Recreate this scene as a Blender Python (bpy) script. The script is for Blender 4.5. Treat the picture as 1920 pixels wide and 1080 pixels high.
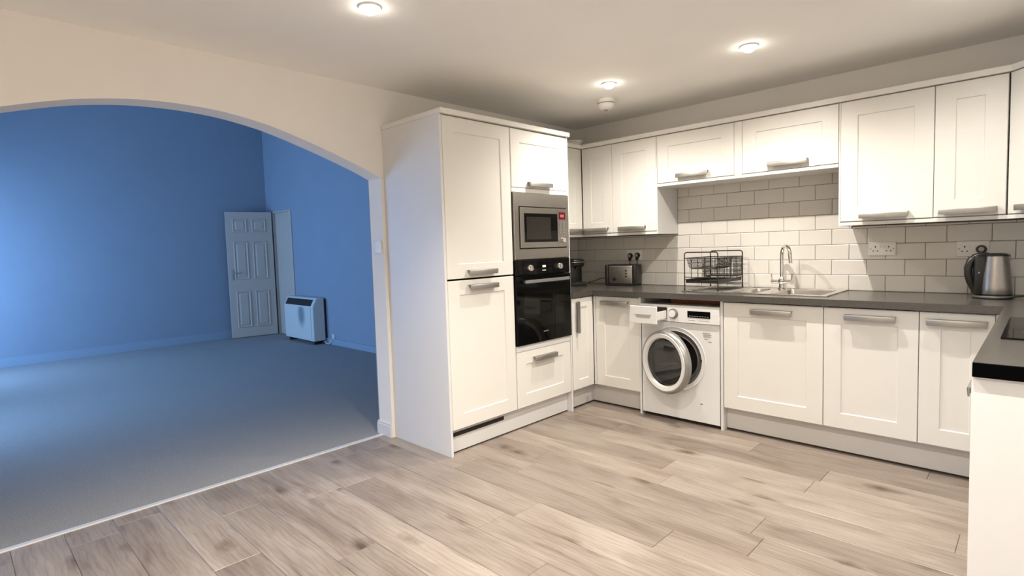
import bpy, bmesh, math, random
from math import radians as R, sin, cos, pi
from mathutils import Vector, Matrix
random.seed(7)
for o in list(bpy.data.objects): bpy.data.objects.remove(o, do_unlink=True)
scn = bpy.context.scene
COL = scn.collection

# ------------------------------------------------------------------ camera
CX, CY, CZ = 3.15578, -4.18238, 1.26911
YAW, PIT, ROL, FPX, PX, PY = R(44.42635), R(-3.75724), R(-1.8147), 1034.591, -8.182, -9.159
fw = Vector((-sin(YAW)*cos(PIT), cos(YAW)*cos(PIT), sin(PIT)))
rt = Vector((cos(YAW), sin(YAW), 0)); up = rt.cross(fw)
r2 = rt*cos(ROL)+up*sin(ROL); u2 = -rt*sin(ROL)+up*cos(ROL)
cd = bpy.data.cameras.new('camera'); cam = bpy.data.objects.new('camera', cd); COL.objects.link(cam)
m = Matrix((r2, u2, -fw)).transposed().to_4x4(); m.translation = Vector((CX, CY, CZ)); cam.matrix_world = m
cd.sensor_width = 36; cd.lens = FPX/1920*36; cd.shift_x = -PX/1920; cd.shift_y = PY/1920; cd.clip_start = .02
scn.camera = cam

# ------------------------------------------------------------------ world, exposure, lights
scn.view_settings.view_transform = 'Standard'; scn.view_settings.look = 'None'
scn.view_settings.gamma = 1; scn.view_settings.use_curve_mapping = False
scn.view_settings.exposure = 0.36
w = bpy.data.worlds.new('world'); scn.world = w; w.use_nodes = True
w.node_tree.nodes['Background'].inputs[0].default_value = (.30, .55, 1, 1)
w.node_tree.nodes['Background'].inputs[1].default_value = .35
CEIL = 2.329
WARM = (1.0, .935, .85)
LIGHTS = [(1.022, -2.808), (1.955, -1.005), (1.045, -1.01), (1.95, -2.78), (2.9, -1.0), (2.9, -2.78), (.995, -4.6), (1.95, -4.6), (2.9, -4.6)]
SPOT_W = [44, 82, 68, 122, 36, 76, 8, 90, 92]
SPOT_A = [96, 154, 152, 130, 150, 150, 110, 158, 165]
for i, (x, y) in enumerate(LIGHTS):
    l = bpy.data.lights.new('spot', 'SPOT'); l.energy = SPOT_W[i]; l.color = WARM; l.spot_size = R(SPOT_A[i]); l.spot_blend = 1.0
    l.shadow_soft_size = .011
    o = bpy.data.objects.new('downlight_lamp', l); o.location = (x, y, CEIL-.050); COL.objects.link(o)
WY = -4.72
WINDOWS = [(-5.55, -4.35, 92), (-3.30, -1.95, 60)]      # glazed doors of the carpeted room: x from, x to, daylight power
for a_, b_, e_ in WINDOWS:
    l = bpy.data.lights.new('daylight', 'AREA'); l.shape = 'RECTANGLE'; l.size = b_-a_; l.size_y = 1.9; l.energy = e_; l.color = (.31, .57, 1.0)
    o = bpy.data.objects.new('daylight_area', l); o.location = ((a_+b_)/2, WY-.16, 1.12); o.rotation_euler = (R(90-12), 0, 0); COL.objects.link(o)

# ------------------------------------------------------------------ materials
def nodemat(name, col, rough=.5, metal=0.0, spec=.5, **k):
    mt = bpy.data.materials.new(name); mt.use_nodes = True
    b = mt.node_tree.nodes['Principled BSDF']
    b.inputs['Base Color'].default_value = (*col, 1); b.inputs['Roughness'].default_value = rough
    b.inputs['Metallic'].default_value = metal; b.inputs['Specular IOR Level'].default_value = spec
    if k.get('coat'): b.inputs['Coat Weight'].default_value = k['coat']; b.inputs['Coat Roughness'].default_value = .08
    if k.get('emit'): b.inputs['Emission Color'].default_value = (*k['ecol'], 1); b.inputs['Emission Strength'].default_value = k['emit']
    return mt
def noisy(mt, scale=20, amt=.05, bump=0.0, bscale=None, stretch=(1, 1, 1), detail=3):
    nt = mt.node_tree; N = nt.nodes; L = nt.links; b = N['Principled BSDF']
    tc = N.new('ShaderNodeTexCoord'); mp = N.new('ShaderNodeMapping'); mp.inputs['Scale'].default_value = stretch
    L.new(tc.outputs['Object'], mp.inputs['Vector'])
    n = N.new('ShaderNodeTexNoise'); n.inputs['Scale'].default_value = scale; n.inputs['Detail'].default_value = detail
    L.new(mp.outputs[0], n.inputs['Vector'])
    c = b.inputs['Base Color'].default_value[:3]
    rp = N.new('ShaderNodeValToRGB'); rp.color_ramp.elements[0].position = .3; rp.color_ramp.elements[1].position = .7
    rp.color_ramp.elements[0].color = (*[v*(1-amt) for v in c], 1); rp.color_ramp.elements[1].color = (*[min(1, v*(1+amt)) for v in c], 1)
    L.new(n.outputs['Fac'], rp.inputs[0]); L.new(rp.outputs[0], b.inputs['Base Color'])
    if bump:
        n2 = N.new('ShaderNodeTexNoise'); n2.inputs['Scale'].default_value = bscale or scale; n2.inputs['Detail'].default_value = 4
        L.new(mp.outputs[0], n2.inputs['Vector'])
        bp = N.new('ShaderNodeBump'); bp.inputs['Strength'].default_value = bump; bp.inputs['Distance'].default_value = .004
        L.new(n2.outputs['Fac'], bp.inputs['Height']); L.new(bp.outputs[0], b.inputs['Normal'])
    return mt
M = {}
M['cream'] = noisy(nodemat('cream_wall_paint', (.84, .805, .755), .75, spec=.2), 3, .015, .15, 60)
M['ceil'] = noisy(nodemat('ceiling_paint', (.93, .91, .87), .85, spec=.2), 2, .015, .15, 40)
M['blue'] = noisy(nodemat('blue_wall_paint', (.265, .315, .38), .75, spec=.2), 3, .02, .2, 60)
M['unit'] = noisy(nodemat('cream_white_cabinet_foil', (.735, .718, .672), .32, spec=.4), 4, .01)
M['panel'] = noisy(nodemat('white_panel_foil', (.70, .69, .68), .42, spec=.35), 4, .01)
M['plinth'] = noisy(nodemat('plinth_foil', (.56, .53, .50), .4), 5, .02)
M['carc'] = nodemat('cabinet_interior_gap_shade', (.10, .085, .07), .7)  # dark colour stands in for shadow in the gaps between the fridge doors
M['gap'] = nodemat('gap_shade_and_part_black', (.02, .016, .012), .8)  # black slots and feet; also stands in for shade in floor gaps
M['steel'] = noisy(nodemat('brushed_steel', (.38, .36, .335), .30, 1.0), 60, .08, .05, 80, (1, 1, 14))
M['steelh'] = noisy(nodemat('brushed_steel_handle', (.36, .345, .32), .46, 1.0), 60, .05, 0, None, (1, 1, 10))
M['sinkst'] = noisy(nodemat('sink_steel', (.66, .64, .60), .22, 1.0), 50, .05)
M['chrome'] = nodemat('chrome', (.80, .78, .75), .07, 1.0)
M['blackgl'] = nodemat('black_glass', (.003, .003, .003), .05, spec=.17)
M['black'] = noisy(nodemat('black_plastic', (.012, .011, .010), .28), 20, .1)
M['blackm'] = nodemat('black_wire_coating', (.015, .012, .010), .45)
M['white'] = noisy(nodemat('white_appliance_enamel', (.74, .735, .72), .22), 5, .005)
M['whitep'] = nodemat('white_plastic', (.80, .78, .74), .35)
M['greyp'] = nodemat('grey_plastic', (.36, .35, .33), .35)
M['silverp'] = nodemat('silver_plastic_ring', (.315, .31, .305), .3, .6)
M['rubber'] = nodemat('grey_door_rubber', (.10, .095, .09), .5)
M['drum'] = nodemat('steel_drum', (.35, .34, .33), .35, 1.0)
M['wtop'] = noisy(nodemat('dark_grey_laminate', (.070, .064, .057), .24, spec=.55), 160, .18, .03, 120)
M['cap'] = nodemat('black_worktop_edge', (.0012, .0012, .0014), .7, spec=.02)
M['grout'] = nodemat('dark_grout', (.13, .11, .09), .9)
M['tile'] = noisy(nodemat('glazed_cream_tile', (.66, .63, .58), .30, spec=.5), 6, .03, .04, 5)
M['brownwood'] = noisy(nodemat('brown_wood_batten', (.20, .055, .018), .6), 8, .25, 0, None, (1, 8, 8))
M['red'] = nodemat('red_display', (.06, .003, .006), .2, emit=.04, ecol=(1, .02, .05))
M['redlit'] = nodemat('red_display_digits', (.5, .12, .15), .3, emit=.2, ecol=(1, .25, .3))
M['disp'] = nodemat('lit_clock_symbols', (.8, .8, .7), .3, emit=.7, ecol=(.8, .85, .6))
M['print'] = nodemat('grey_print', (.35, .33, .31), .6)
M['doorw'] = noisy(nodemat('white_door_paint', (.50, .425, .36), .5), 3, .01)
M['bskirt'] = nodemat('pale_blue_skirting_paint', (.28, .35, .43), .5)
M['lino'] = nodemat('hall_wall_paint', (.50, .45, .46), .8)
M['strip'] = nodemat('aluminium_threshold', (.80, .79, .77), .4, .35)
M['lamp'] = nodemat('lamp_lens_lit', (1, .95, .85), .3, emit=38, ecol=(1, .93, .82))
M['pvc'] = nodemat('white_window_frame', (.75, .75, .75), .4)
M['heater'] = noisy(nodemat('heater_enamel', (.60, .60, .56), .4), 3, .01)
# smudge on the heater front, darker towards its middle
def patch(mt):
    nt = mt.node_tree; N = nt.nodes; L = nt.links; b = N['Principled BSDF']
    tc = N.new('ShaderNodeTexCoord'); mp = N.new('ShaderNodeMapping')
    mp.inputs['Location'].default_value = (-.55*7.5, 0, -.36*4.5); mp.inputs['Scale'].default_value = (7.5, 0, 4.5)
    g = N.new('ShaderNodeTexGradient'); g.gradient_type = 'SPHERICAL'
    L.new(tc.outputs['Object'], mp.inputs[0]); L.new(mp.outputs[0], g.inputs[0])
    rp = N.new('ShaderNodeValToRGB'); rp.color_ramp.elements[0].color = (.60, .60, .56, 1); rp.color_ramp.elements[1].color = (.22, .25, .27, 1)
    rp.color_ramp.elements[1].position = .6
    L.new(g.outputs['Fac'], rp.inputs[0]); L.new(rp.outputs[0], b.inputs['Base Color'])
M['heaterf'] = nodemat('heater_front_patch', (.6, .6, .56), .4); patch(M['heaterf'])
# carpet
M['carpet'] = noisy(nodemat('grey_cut_pile_carpet', (.315, .31, .305), .95, spec=.1), 220, .28, .9, 260, detail=6)
# glass (window and washer door)
def glass(name, tint, gloss):
    mt = bpy.data.materials.new(name); mt.use_nodes = True; nt = mt.node_tree; N = nt.nodes; L = nt.links
    N.remove(N['Principled BSDF']); t = N.new('ShaderNodeBsdfTransparent'); t.inputs[0].default_value = (*tint, 1)
    g = N.new('ShaderNodeBsdfGlossy'); g.inputs['Roughness'].default_value = .03; mx = N.new('ShaderNodeMixShader'); mx.inputs[0].default_value = gloss
    L.new(t.outputs[0], mx.inputs[1]); L.new(g.outputs[0], mx.inputs[2]); L.new(mx.outputs[0], N['Material Output'].inputs[0]); return mt
M['wglass'] = glass('window_glass', (.95, .97, 1), .06)
M['dglass'] = glass('washer_door_glass', (.20, .19, .18), .10)
# laminate floor plank
def plankmat():
    mt = nodemat('greyed_oak_laminate', (.5, .42, .35), .34, spec=.4); nt = mt.node_tree; N = nt.nodes; L = nt.links; b = N['Principled BSDF']
    tc = N.new('ShaderNodeTexCoord'); oi = N.new('ShaderNodeObjectInfo')
    mul = N.new('ShaderNodeVectorMath'); mul.operation = 'SCALE'; mul.inputs[0].default_value = (13.7, 41.3, 7.1)
    L.new(oi.outputs['Random'], mul.inputs['Scale'])
    add = N.new('ShaderNodeVectorMath'); L.new(tc.outputs['Object'], add.inputs[0]); L.new(mul.outputs[0], add.inputs[1])
    def mapn(s):
        mp = N.new('ShaderNodeMapping'); mp.inputs['Scale'].default_value = s; L.new(add.outputs[0], mp.inputs[0]); return mp
    def noise(mp, sc, det, dist=0, rough=.5):
        n = N.new('ShaderNodeTexNoise'); n.inputs['Scale'].default_value = sc; n.inputs['Detail'].default_value = det
        n.inputs['Distortion'].default_value = dist; n.inputs['Roughness'].default_value = rough
        L.new(mp.outputs[0], n.inputs[0]); return n
    def ramp(src, stops):
        r = N.new('ShaderNodeValToRGB'); e = r.color_ramp.elements
        while len(e) < len(stops): e.new(.5)
        for i, (p, c) in enumerate(stops): e[i].position = p; e[i].color = (*c, 1)
        L.new(src, r.inputs[0]); return r
    def mix(a, bb, f, mode='MIX', fac=None):
        x = N.new('ShaderNodeMix'); x.data_type = 'RGBA'; x.blend_type = mode
        L.new(a, x.inputs[6]); L.new(bb, x.inputs[7])
        if fac is None: x.inputs[0].default_value = f
        else: L.new(fac, x.inputs[0])
        return x.outputs[2]
    big = noise(mapn((1.1, 4.5, 1)), 1.6, 4, 1.0)          # broad cathedral clouds
    c1 = ramp(big.outputs[0], [(.25, (.190, .150, .122)), (.45, (.278, .232, .196)), (.70, (.345, .298, .259))])
    fine = noise(mapn((2.2, 38, 1)), 2.4, 5, .5, .6)       # long grain
    c2 = ramp(fine.outputs[0], [(.32, (.70, .67, .64)), (.5, (.96, .95, .94)), (.7, (1.06, 1.06, 1.06))])
    col = mix(c1.outputs[0], c2.outputs[0], .62, 'MULTIPLY')
    swirl = N.new('ShaderNodeTexWave'); swirl.wave_type = 'BANDS'; swirl.bands_direction = 'Y'; swirl.inputs['Scale'].default_value = 5.0
    swirl.inputs['Distortion'].default_value = 9; swirl.inputs['Detail'].default_value = 2; swirl.inputs['Detail Scale'].default_value = .9
    L.new(mapn((.8, 2.6, 1)).outputs[0], swirl.inputs[0])
    c3 = ramp(swirl.outputs[0], [(.0, (.80, .77, .745)), (.25, (1, 1, 1)), (1, (1, 1, 1))])
    col = mix(col, c3.outputs[0], .7, 'MULTIPLY')
    vor = N.new('ShaderNodeTexVoronoi'); vor.inputs['Scale'].default_value = 1.0   # knots
    dn = noise(mapn((9, 14, 1)), 1.5, 3)
    mp = mapn((2.4, 5.0, 1)); av = N.new('ShaderNodeVectorMath'); sc = N.new('ShaderNodeVectorMath'); sc.operation = 'SCALE'; sc.inputs['Scale'].default_value = .22
    L.new(dn.outputs['Color'], sc.inputs[0]); L.new(mp.outputs[0], av.inputs[0]); L.new(sc.outputs[0], av.inputs[1]); L.new(av.outputs[0], vor.inputs['Vector'])
    kn = ramp(vor.outputs['Distance'], [(.035, (.22, .17, .13)), (.11, (.58, .53, .48)), (.23, (1, 1, 1))])
    col = mix(col, kn.outputs[0], .85, 'MULTIPLY')
    tone = ramp(oi.outputs['Random'], [(0, (.80, .78, .765)), (.5, (.97, .965, .96)), (1, (1.12, 1.11, 1.10))])
    col = mix(col, tone.outputs[0], 1, 'MULTIPLY')
    L.new(col, b.inputs['Base Color'])
    bp = N.new('ShaderNodeBump'); bp.inputs['Strength'].default_value = .12; bp.inputs['Distance'].default_value = .002
    L.new(fine.outputs[0], bp.inputs['Height']); L.new(bp.outputs[0], b.inputs['Normal'])
    return mt
M['plank'] = plankmat()

# ------------------------------------------------------------------ mesh helpers
def bx(bm, x0, x1, y0, y1, z0, z1, bev=0, seg=2):
    vs = [bm.verts.new((x, y, z)) for z in (z0, z1) for y in (y0, y1) for x in (x0, x1)]
    fs = [bm.faces.new([vs[i] for i in f]) for f in ((0, 2, 3, 1), (4, 5, 7, 6), (0, 1, 5, 4), (2, 6, 7, 3), (0, 4, 6, 2), (1, 3, 7, 5))]
    if bev:
        es = list({e for f in fs for e in f.edges})
        bmesh.ops.bevel(bm, geom=es, offset=bev, segments=seg, affect='EDGES', profile=.5)
def B(*boxes, bev=0, seg=2):
    bm = bmesh.new()
    for b in boxes: bx(bm, *b, bev=bev, seg=seg)
    return bm
def lathe(bm, prof, n=32, M4=None, a0=0, a1=2*pi, sx=1, sy=1):
    M4 = M4 or Matrix.Identity(4); rings = []; full = abs(a1-a0-2*pi) < 1e-6
    for r, z in prof:
        if r < 1e-6: rings.append([bm.verts.new(M4 @ Vector((0, 0, z)))]); continue
        rings.append([bm.verts.new(M4 @ Vector((r*cos(a0+(a1-a0)*i/n)*sx, r*sin(a0+(a1-a0)*i/n)*sy, z))) for i in range(n if full else n+1)])
    for a, b in zip(rings, rings[1:]):
        k = max(len(a), len(b)); cnt = n
        for i in range(cnt):
            j = (i+1) % k
            if len(a) == 1 and len(b) == 1: continue
            if len(a) == 1: f = (a[0], b[i], b[j])
            elif len(b) == 1: f = (a[i], b[0], a[j])
            else: f = (a[i], b[i], b[j], a[j])
            try: bm.faces.new(f)
            except ValueError: pass
def tube(bm, pts, r, n=8, closed=False):
    pts = [Vector(p) for p in pts]; rings = []; N_ = len(pts); u = None
    rr = r if isinstance(r, (list, tuple)) else [r]*N_
    for i, p in enumerate(pts):
        a = pts[i-1] if (i > 0 or closed) else p; b = pts[(i+1) % N_] if (i < N_-1 or closed) else p
        t = (b-a).normalized()
        if u is None: u = t.orthogonal().normalized()
        else: u = (u-t*u.dot(t)).normalized()
        v = t.cross(u)
        rings.append([bm.verts.new(p+(u*cos(2*pi*k/n)+v*sin(2*pi*k/n))*rr[i]) for k in range(n)])
    pr = list(zip(rings, rings[1:]))+([(rings[-1], rings[0])] if closed else [])
    for a, b in pr:
        for k in range(n): bm.faces.new((a[k], a[(k+1) % n], b[(k+1) % n], b[k]))
    if not closed:
        bm.faces.new(rings[0][::-1]); bm.faces.new(rings[-1])
def arc(p0, p1, p2, n=5):      # quadratic corner
    p0, p1, p2 = map(Vector, (p0, p1, p2)); return [(1-t)**2*p0+2*t*(1-t)*p1+t*t*p2 for t in [i/n for i in range(n+1)]]
def rounded(pts, r, n=5):
    out = [Vector(pts[0])]
    for a, b, c in zip(pts, pts[1:], pts[2:]):
        a, b, c = map(Vector, (a, b, c)); out += arc(b+(a-b).normalized()*r, b, b+(c-b).normalized()*r, n)
    return out+[Vector(pts[-1])]
def obj(name, bm, mat, parent=None, loc=None, rot=None, smooth=False, label=None):
    bmesh.ops.recalc_face_normals(bm, faces=bm.faces[:])
    me = bpy.data.meshes.new(name); bm.to_mesh(me); bm.free(); me.materials.append(M[mat] if isinstance(mat, str) else mat)
    if smooth:
        for p in me.polygons: p.use_smooth = True
        me.set_sharp_from_angle(angle=R(38))
    o = bpy.data.objects.new(name, me); COL.objects.link(o)
    if loc: o.location = loc
    if rot: o.rotation_euler = rot
    if parent: o.parent = parent
    if label: o['label'] = label
    return o
def tag(o, label=None, cat=None, group=None, kind=None):
    for k, v in (('label', label), ('category', cat), ('group', group), ('kind', kind)):
        if v: o[k] = v
    return o
def thing(name, label, cat, loc=(0, 0, 0), rz=0, group=None):
    o = bpy.data.objects.new(name, None); COL.objects.link(o); o.location = loc; o.rotation_euler = (0, 0, rz); o.empty_display_size = .1
    return tag(o, label, cat, group)
def struct(name, bm, mat, label=None, parent=None, **k):
    o = obj(name, bm, mat, parent, **k); return tag(o, label, None, None, 'structure')
MX = Matrix.Rotation(R(90), 4, 'X')     # lathe axis z -> -y (towards a viewer in front)
def ax_front(x, y, z): return Matrix.Translation((x, y, z)) @ MX

# ------------------------------------------------------------------ setting: kitchen shell
XR, YF = 3.64, -5.6
PW, PL = .1865, 1.285
fl = struct('floor', B((-.11, XR, YF, 0, -.04, -.006)), nodemat('underlay_brown', (.10, .08, .065), .9), 'greyed oak laminate plank floor of the kitchen')
starts = {-3: 1.09, 3: 2.322, 7: 2.315, -2: .45, -1: 1.75, 0: .05, 1: 1.38, 2: .72, 4: .98, 5: 1.72, 6: .35, 8: 1.05, 9: .62, 10: 1.45, -4: .30, -5: .78, -6: 1.3}
k = -17
while True:
    y0 = -2.57+PW*k; y1 = y0+PW
    if y0 >= 0: break
    y0 = max(y0, YF); y1 = min(y1, 0)
    if y1-y0 > .01:
        s = starts.get(k, random.uniform(0, PL)); x = s-math.ceil((s+.11)/PL)*PL
        while x < XR:
            a, b = max(x, -.095), min(x+PL, XR)
            if b-a > .02:
                cx_, cy_ = (a+b)/2, (y0+y1)/2; g = .0006
                bm = bmesh.new(); hx, hy = (b-a)/2-g, (y1-y0)/2-g
                t = [bm.verts.new((sx*(hx-.0016), sy*(hy-.0016), 0)) for sx, sy in ((-1, -1), (1, -1), (1, 1), (-1, 1))]
                e = [bm.verts.new((sx*hx, sy*hy, -.0016)) for sx, sy in ((-1, -1), (1, -1), (1, 1), (-1, 1))]
                d = [bm.verts.new((sx*hx, sy*hy, -.006)) for sx, sy in ((-1, -1), (1, -1), (1, 1), (-1, 1))]
                bm.faces.new(t)
                for A, C_ in ((t, e), (e, d)):
                    for i in range(4): bm.faces.new((A[i], C_[i], C_[(i+1) % 4], A[(i+1) % 4]))
                obj('plank', bm, 'plank', fl, loc=(cx_, cy_, 0))
            x += PL
    k += 1
struct('ceiling', B((-.15, XR+.1, YF-.1, .12, CEIL, CEIL+.1)), 'ceil', 'white plastered kitchen ceiling')
struct('wall_right', B((XR, XR+.1, YF-.1, .12, -.04, CEIL)), 'cream', 'cream kitchen wall beside the hob')
struct('wall_front', B((-.15, XR, YF-.1, YF, -.04, CEIL)), 'cream', 'cream kitchen wall behind the camera')
wb = struct('wall_back', B((-.15, XR, 0, .12, -.04, CEIL)), 'cream', 'cream kitchen wall with white metro tiles above the sink')
# grout bed and tiles
gb = obj('grout', B((.0, XR, -.003, 0, .87, 1.345), (1.005, 2.245, -.003, 0, 1.345, 1.70)), 'grout', wb)
TP, TW, TX = .1018, .2023, 1.6136
tile_cache = {}
def tile(parent, a, b, z0, z1, place):
    w_, h_ = round(b-a, 4), round(z1-z0, 4)
    if w_ < .004 or h_ < .004: return
    key = (w_, h_)
    if key not in tile_cache:
        bm = bmesh.new(); hx, hz = w_/2, h_/2; i_ = min(.0035, w_/4, h_/4)
        fr = [bm.verts.new((sx*(hx-i_), -.008, sz*(hz-i_))) for sx, sz in ((-1, -1), (1, -1), (1, 1), (-1, 1))]
        md = [bm.verts.new((sx*hx, -.0062, sz*hz)) for sx, sz in ((-1, -1), (1, -1), (1, 1), (-1, 1))]
        bk = [bm.verts.new((sx*hx, -.001, sz*hz)) for sx, sz in ((-1, -1), (1, -1), (1, 1), (-1, 1))]
        bm.faces.new(fr)
        for A, C_ in ((fr, md), (md, bk)):
            for i in range(4): bm.faces.new((A[i], C_[i], C_[(i+1) % 4], A[(i+1) % 4]))
        bmesh.ops.recalc_face_normals(bm, faces=bm.faces[:])
        me = bpy.data.meshes.new('tile'); bm.to_mesh(me); bm.free(); me.materials.append(M['tile']); tile_cache[key] = me
    o = bpy.data.objects.new('tile', tile_cache[key]); COL.objects.link(o); o.parent = parent
    o.location, o.rotation_euler = place((a+b)/2, (z0+z1)/2)
    tl = R(random.uniform(-.25, .25)); o.rotation_euler = (o.rotation_euler[0]+tl, 0, o.rotation_euler[2]+R(random.uniform(-.2, .2)))
G = .0024
for r in range(8):
    z0, z1 = .91+TP*r+G/2, .91+TP*(r+1)-G/2
    off = TX if r % 2 == 0 else TX-TW/2
    n0 = -int(off/TW)-1
    for k in range(n0, 12):
        a, b = off+TW*k+G/2, off+TW*(k+1)-G/2
        if r < 4: a, b, t = max(a, .004), min(b, XR-.002), z1
        elif r == 4:
            # cut tiles: under the tall wall units only a sliver, full height between them
            for (lo, hi, tt) in ((.004, 1.005, 1.329), (1.012, 2.232, z1), (2.24, XR-.002, 1.329)):
                aa, bb = max(a, lo), min(b, hi)
                if bb-aa > .01: tile(wb, aa, bb, z0, tt, lambda c, z: ((c, 0, z), (0, 0, 0)))
            continue
        else: a, b, t = max(a, 1.012), min(b, 2.232), min(z1, 1.694)
        if b-a > .01: tile(wb, a, b, z0, t, lambda c, z: ((c, 0, z), (0, 0, 0)))

# arch wall
wl_bm = bmesh.new()
AC = -3.283
kn = [(0, 2.043), (.1, 2.041), (.2, 2.034), (.3, 2.021), (.42, 1.999), (.5, 1.979), (.6, 1.950), (.72, 1.912), (.85, 1.868), (1.02, 1.806), (1.156, 1.748)]
prof = [(AC-d, z) for d, z in kn[::-1]]+[(AC+d, z) for d, z in kn[1:]]
# smooth the profile a little by subdividing with Catmull-Rom
sm = []
for i in range(len(prof)-1):
    p0 = prof[max(i-1, 0)]; p1 = prof[i]; p2 = prof[i+1]; p3 = prof[min(i+2, len(prof)-1)]
    for t in (0, .25, .5, .75):
        sm.append(tuple(.5*((2*p1[j])+(-p0[j]+p2[j])*t+(2*p0[j]-5*p1[j]+4*p2[j]-p3[j])*t*t+(-p0[j]+3*p1[j]-3*p2[j]+p3[j])*t**3) for j in (0, 1)))
sm.append(prof[-1]); prof = sm
YL, YRr = prof[0][0], prof[-1][0]
for X0, X1, zt in ((-.15, 0.0, CEIL),):
    f_, b_ = [], []
    for y, z in prof:
        f_.append((wl_bm.verts.new((X1, y, z)), wl_bm.verts.new((X1, y, zt)))); b_.append((wl_bm.verts.new((X0, y, z)), wl_bm.verts.new((X0, y, zt))))
    for i in range(len(prof)-1):
        wl_bm.faces.new((f_[i][0], f_[i+1][0], f_[i+1][1], f_[i][1])); wl_bm.faces.new((b_[i][0], b_[i][1], b_[i+1][1], b_[i+1][0]))
        wl_bm.faces.new((f_[i][0], b_[i][0], b_[i+1][0], f_[i+1][0])); wl_bm.faces.new((f_[i][1], f_[i+1][1], b_[i+1][1], b_[i][1]))
bx(wl_bm, -.15, 0, YF, YL, -.04, CEIL); bx(wl_bm, -.15, 0, YRr, 0, -.04, CEIL)
wl = struct('wall_left', wl_bm, 'cream', 'cream wall with the wide arch through to the blue room')
obj('grout', B((0, .003, -.9, 0, .87, 1.345)), 'grout', wl)
for r in range(5):
    z0, z1 = .91+TP*r+G/2, min(.91+TP*(r+1)-G/2, 1.329)
    off = -.11 if r % 2 == 0 else -.11-TW/2
    for k in range(-5, 2):
        a, b = off+TW*k+G/2, off+TW*(k+1)-G/2; a, b = max(a, -.893), min(b, -.010)
        if b-a > .01: tile(wl, a, b, z0, z1, lambda c, z: ((0, c, z), (0, 0, R(90))))
# jamb skirting, wrapping the arch pillar
bm = B((-.165, .002, YRr-.014, YRr, 0, .078), (-.165, .0, YRr-.009, YRr, .078, .094), bev=.002)
struct('baseboard_left', bm, 'panel', 'short white skirting round the foot of the arch pillar')
struct('trim_1', B((-.125, -.092, YL, YRr, -.004, .006), bev=.002), 'strip', 'bright metal threshold strip between carpet and laminate')

# ------------------------------------------------------------------ setting: blue room beyond the arch
FX, HY = -5.82, -.50
struct('floor_carpet', B((FX-.3, -.11, WY-.1, 1.6, -.04, .004)), 'carpet', 'grey fitted carpet of the blue room')
struct('wall_far', B((FX-.1, FX, WY-.1, 1.6, 0, 3.7)), 'blue', 'blue far wall of the carpeted room')
DX0, DX1, DZ = -5.60, -4.98, 1.93
struct('wall_heater', B((FX, DX0, HY, HY+.12, 0, 3.7), (DX1, -.15, HY, HY+.12, 0, 3.7), (DX0, DX1, HY, HY+.12, DZ, 3.7)), 'blue', 'blue wall behind the storage heater')
struct('wall_arch_side', B((-.16, -.15, WY, YL, 0, 3.7), (-.16, -.15, YRr, HY, 0, 3.7)), 'blue', 'blue back face of the arch wall')
(W1a, W1b, _), (W2a, W2b, _) = WINDOWS
struct('wall_window', B((FX, W1a, WY-.1, WY, 0, 3.7), (W1b, W2a, WY-.1, WY, 0, 3.7), (W2b, -.15, WY-.1, WY, 0, 3.7), (W1a, W1b, WY-.1, WY, 2.15, 3.7), (W2a, W2b, WY-.1, WY, 2.15, 3.7)), 'blue', 'blue wall with the garden doors')
struct('ceiling_far', B((FX-.1, -.15, WY-.1, 1.6, 3.7, 3.8)), 'ceil', 'white ceiling of the blue room')
struct('wall_hall', B((FX, -4.2, 1.5, 1.6, 0, 2.5), (-4.3, -4.2, HY+.12, 1.5, 0, 2.5), (FX-.0, FX+.01, HY+.12, 1.5, 0, 2.5)), 'lino', 'pale hall wall seen past the open door')
struct('baseboard_far', B((FX, FX+.016, WY, HY-.02, .004, .105), (FX, FX+.010, WY, HY-.02, .105, .118), bev=.002), 'bskirt', 'blue painted skirting along the far wall')
struct('baseboard_heater', B((DX1+.06, -.15, HY-.016, HY, .004, .085), bev=.003), 'bskirt', 'painted skirting under the storage heater')
for q, (a_, b_, _) in enumerate(WINDOWS):
    fr = struct('window_%d' % (q+1), B((a_, b_, WY-.07, WY-.01, .0, .09), (a_, b_, WY-.07, WY-.01, 2.08, 2.15), (a_, a_+.07, WY-.07, WY-.01, .09, 2.08), (b_-.07, b_, WY-.07, WY-.01, .09, 2.08)), 'pvc', 'white framed glazed garden door of the blue room')
    obj('pane', B((a_+.07, b_-.07, WY-.045, WY-.039, .09, 2.08)), 'wglass', fr)
struct('door_2', B((DX0+.02, DX1-.02, HY+.03, HY+.07, .01, DZ-.02), bev=.002), 'doorw', 'plain white door in the doorway beside the open door')
# door lining
struct('trim_2', B((DX0, DX0+.02, HY-.004, HY+.124, 0, DZ), (DX1-.02, DX1, HY-.004, HY+.124, 0, DZ), (DX0, DX1, HY-.004, HY+.124, DZ-.02, DZ),
       (DX1-.005, DX1+.055, HY-.014, HY-.001, 0, DZ), bev=.002), 'doorw', 'white lining of the doorway into the hall')
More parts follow.
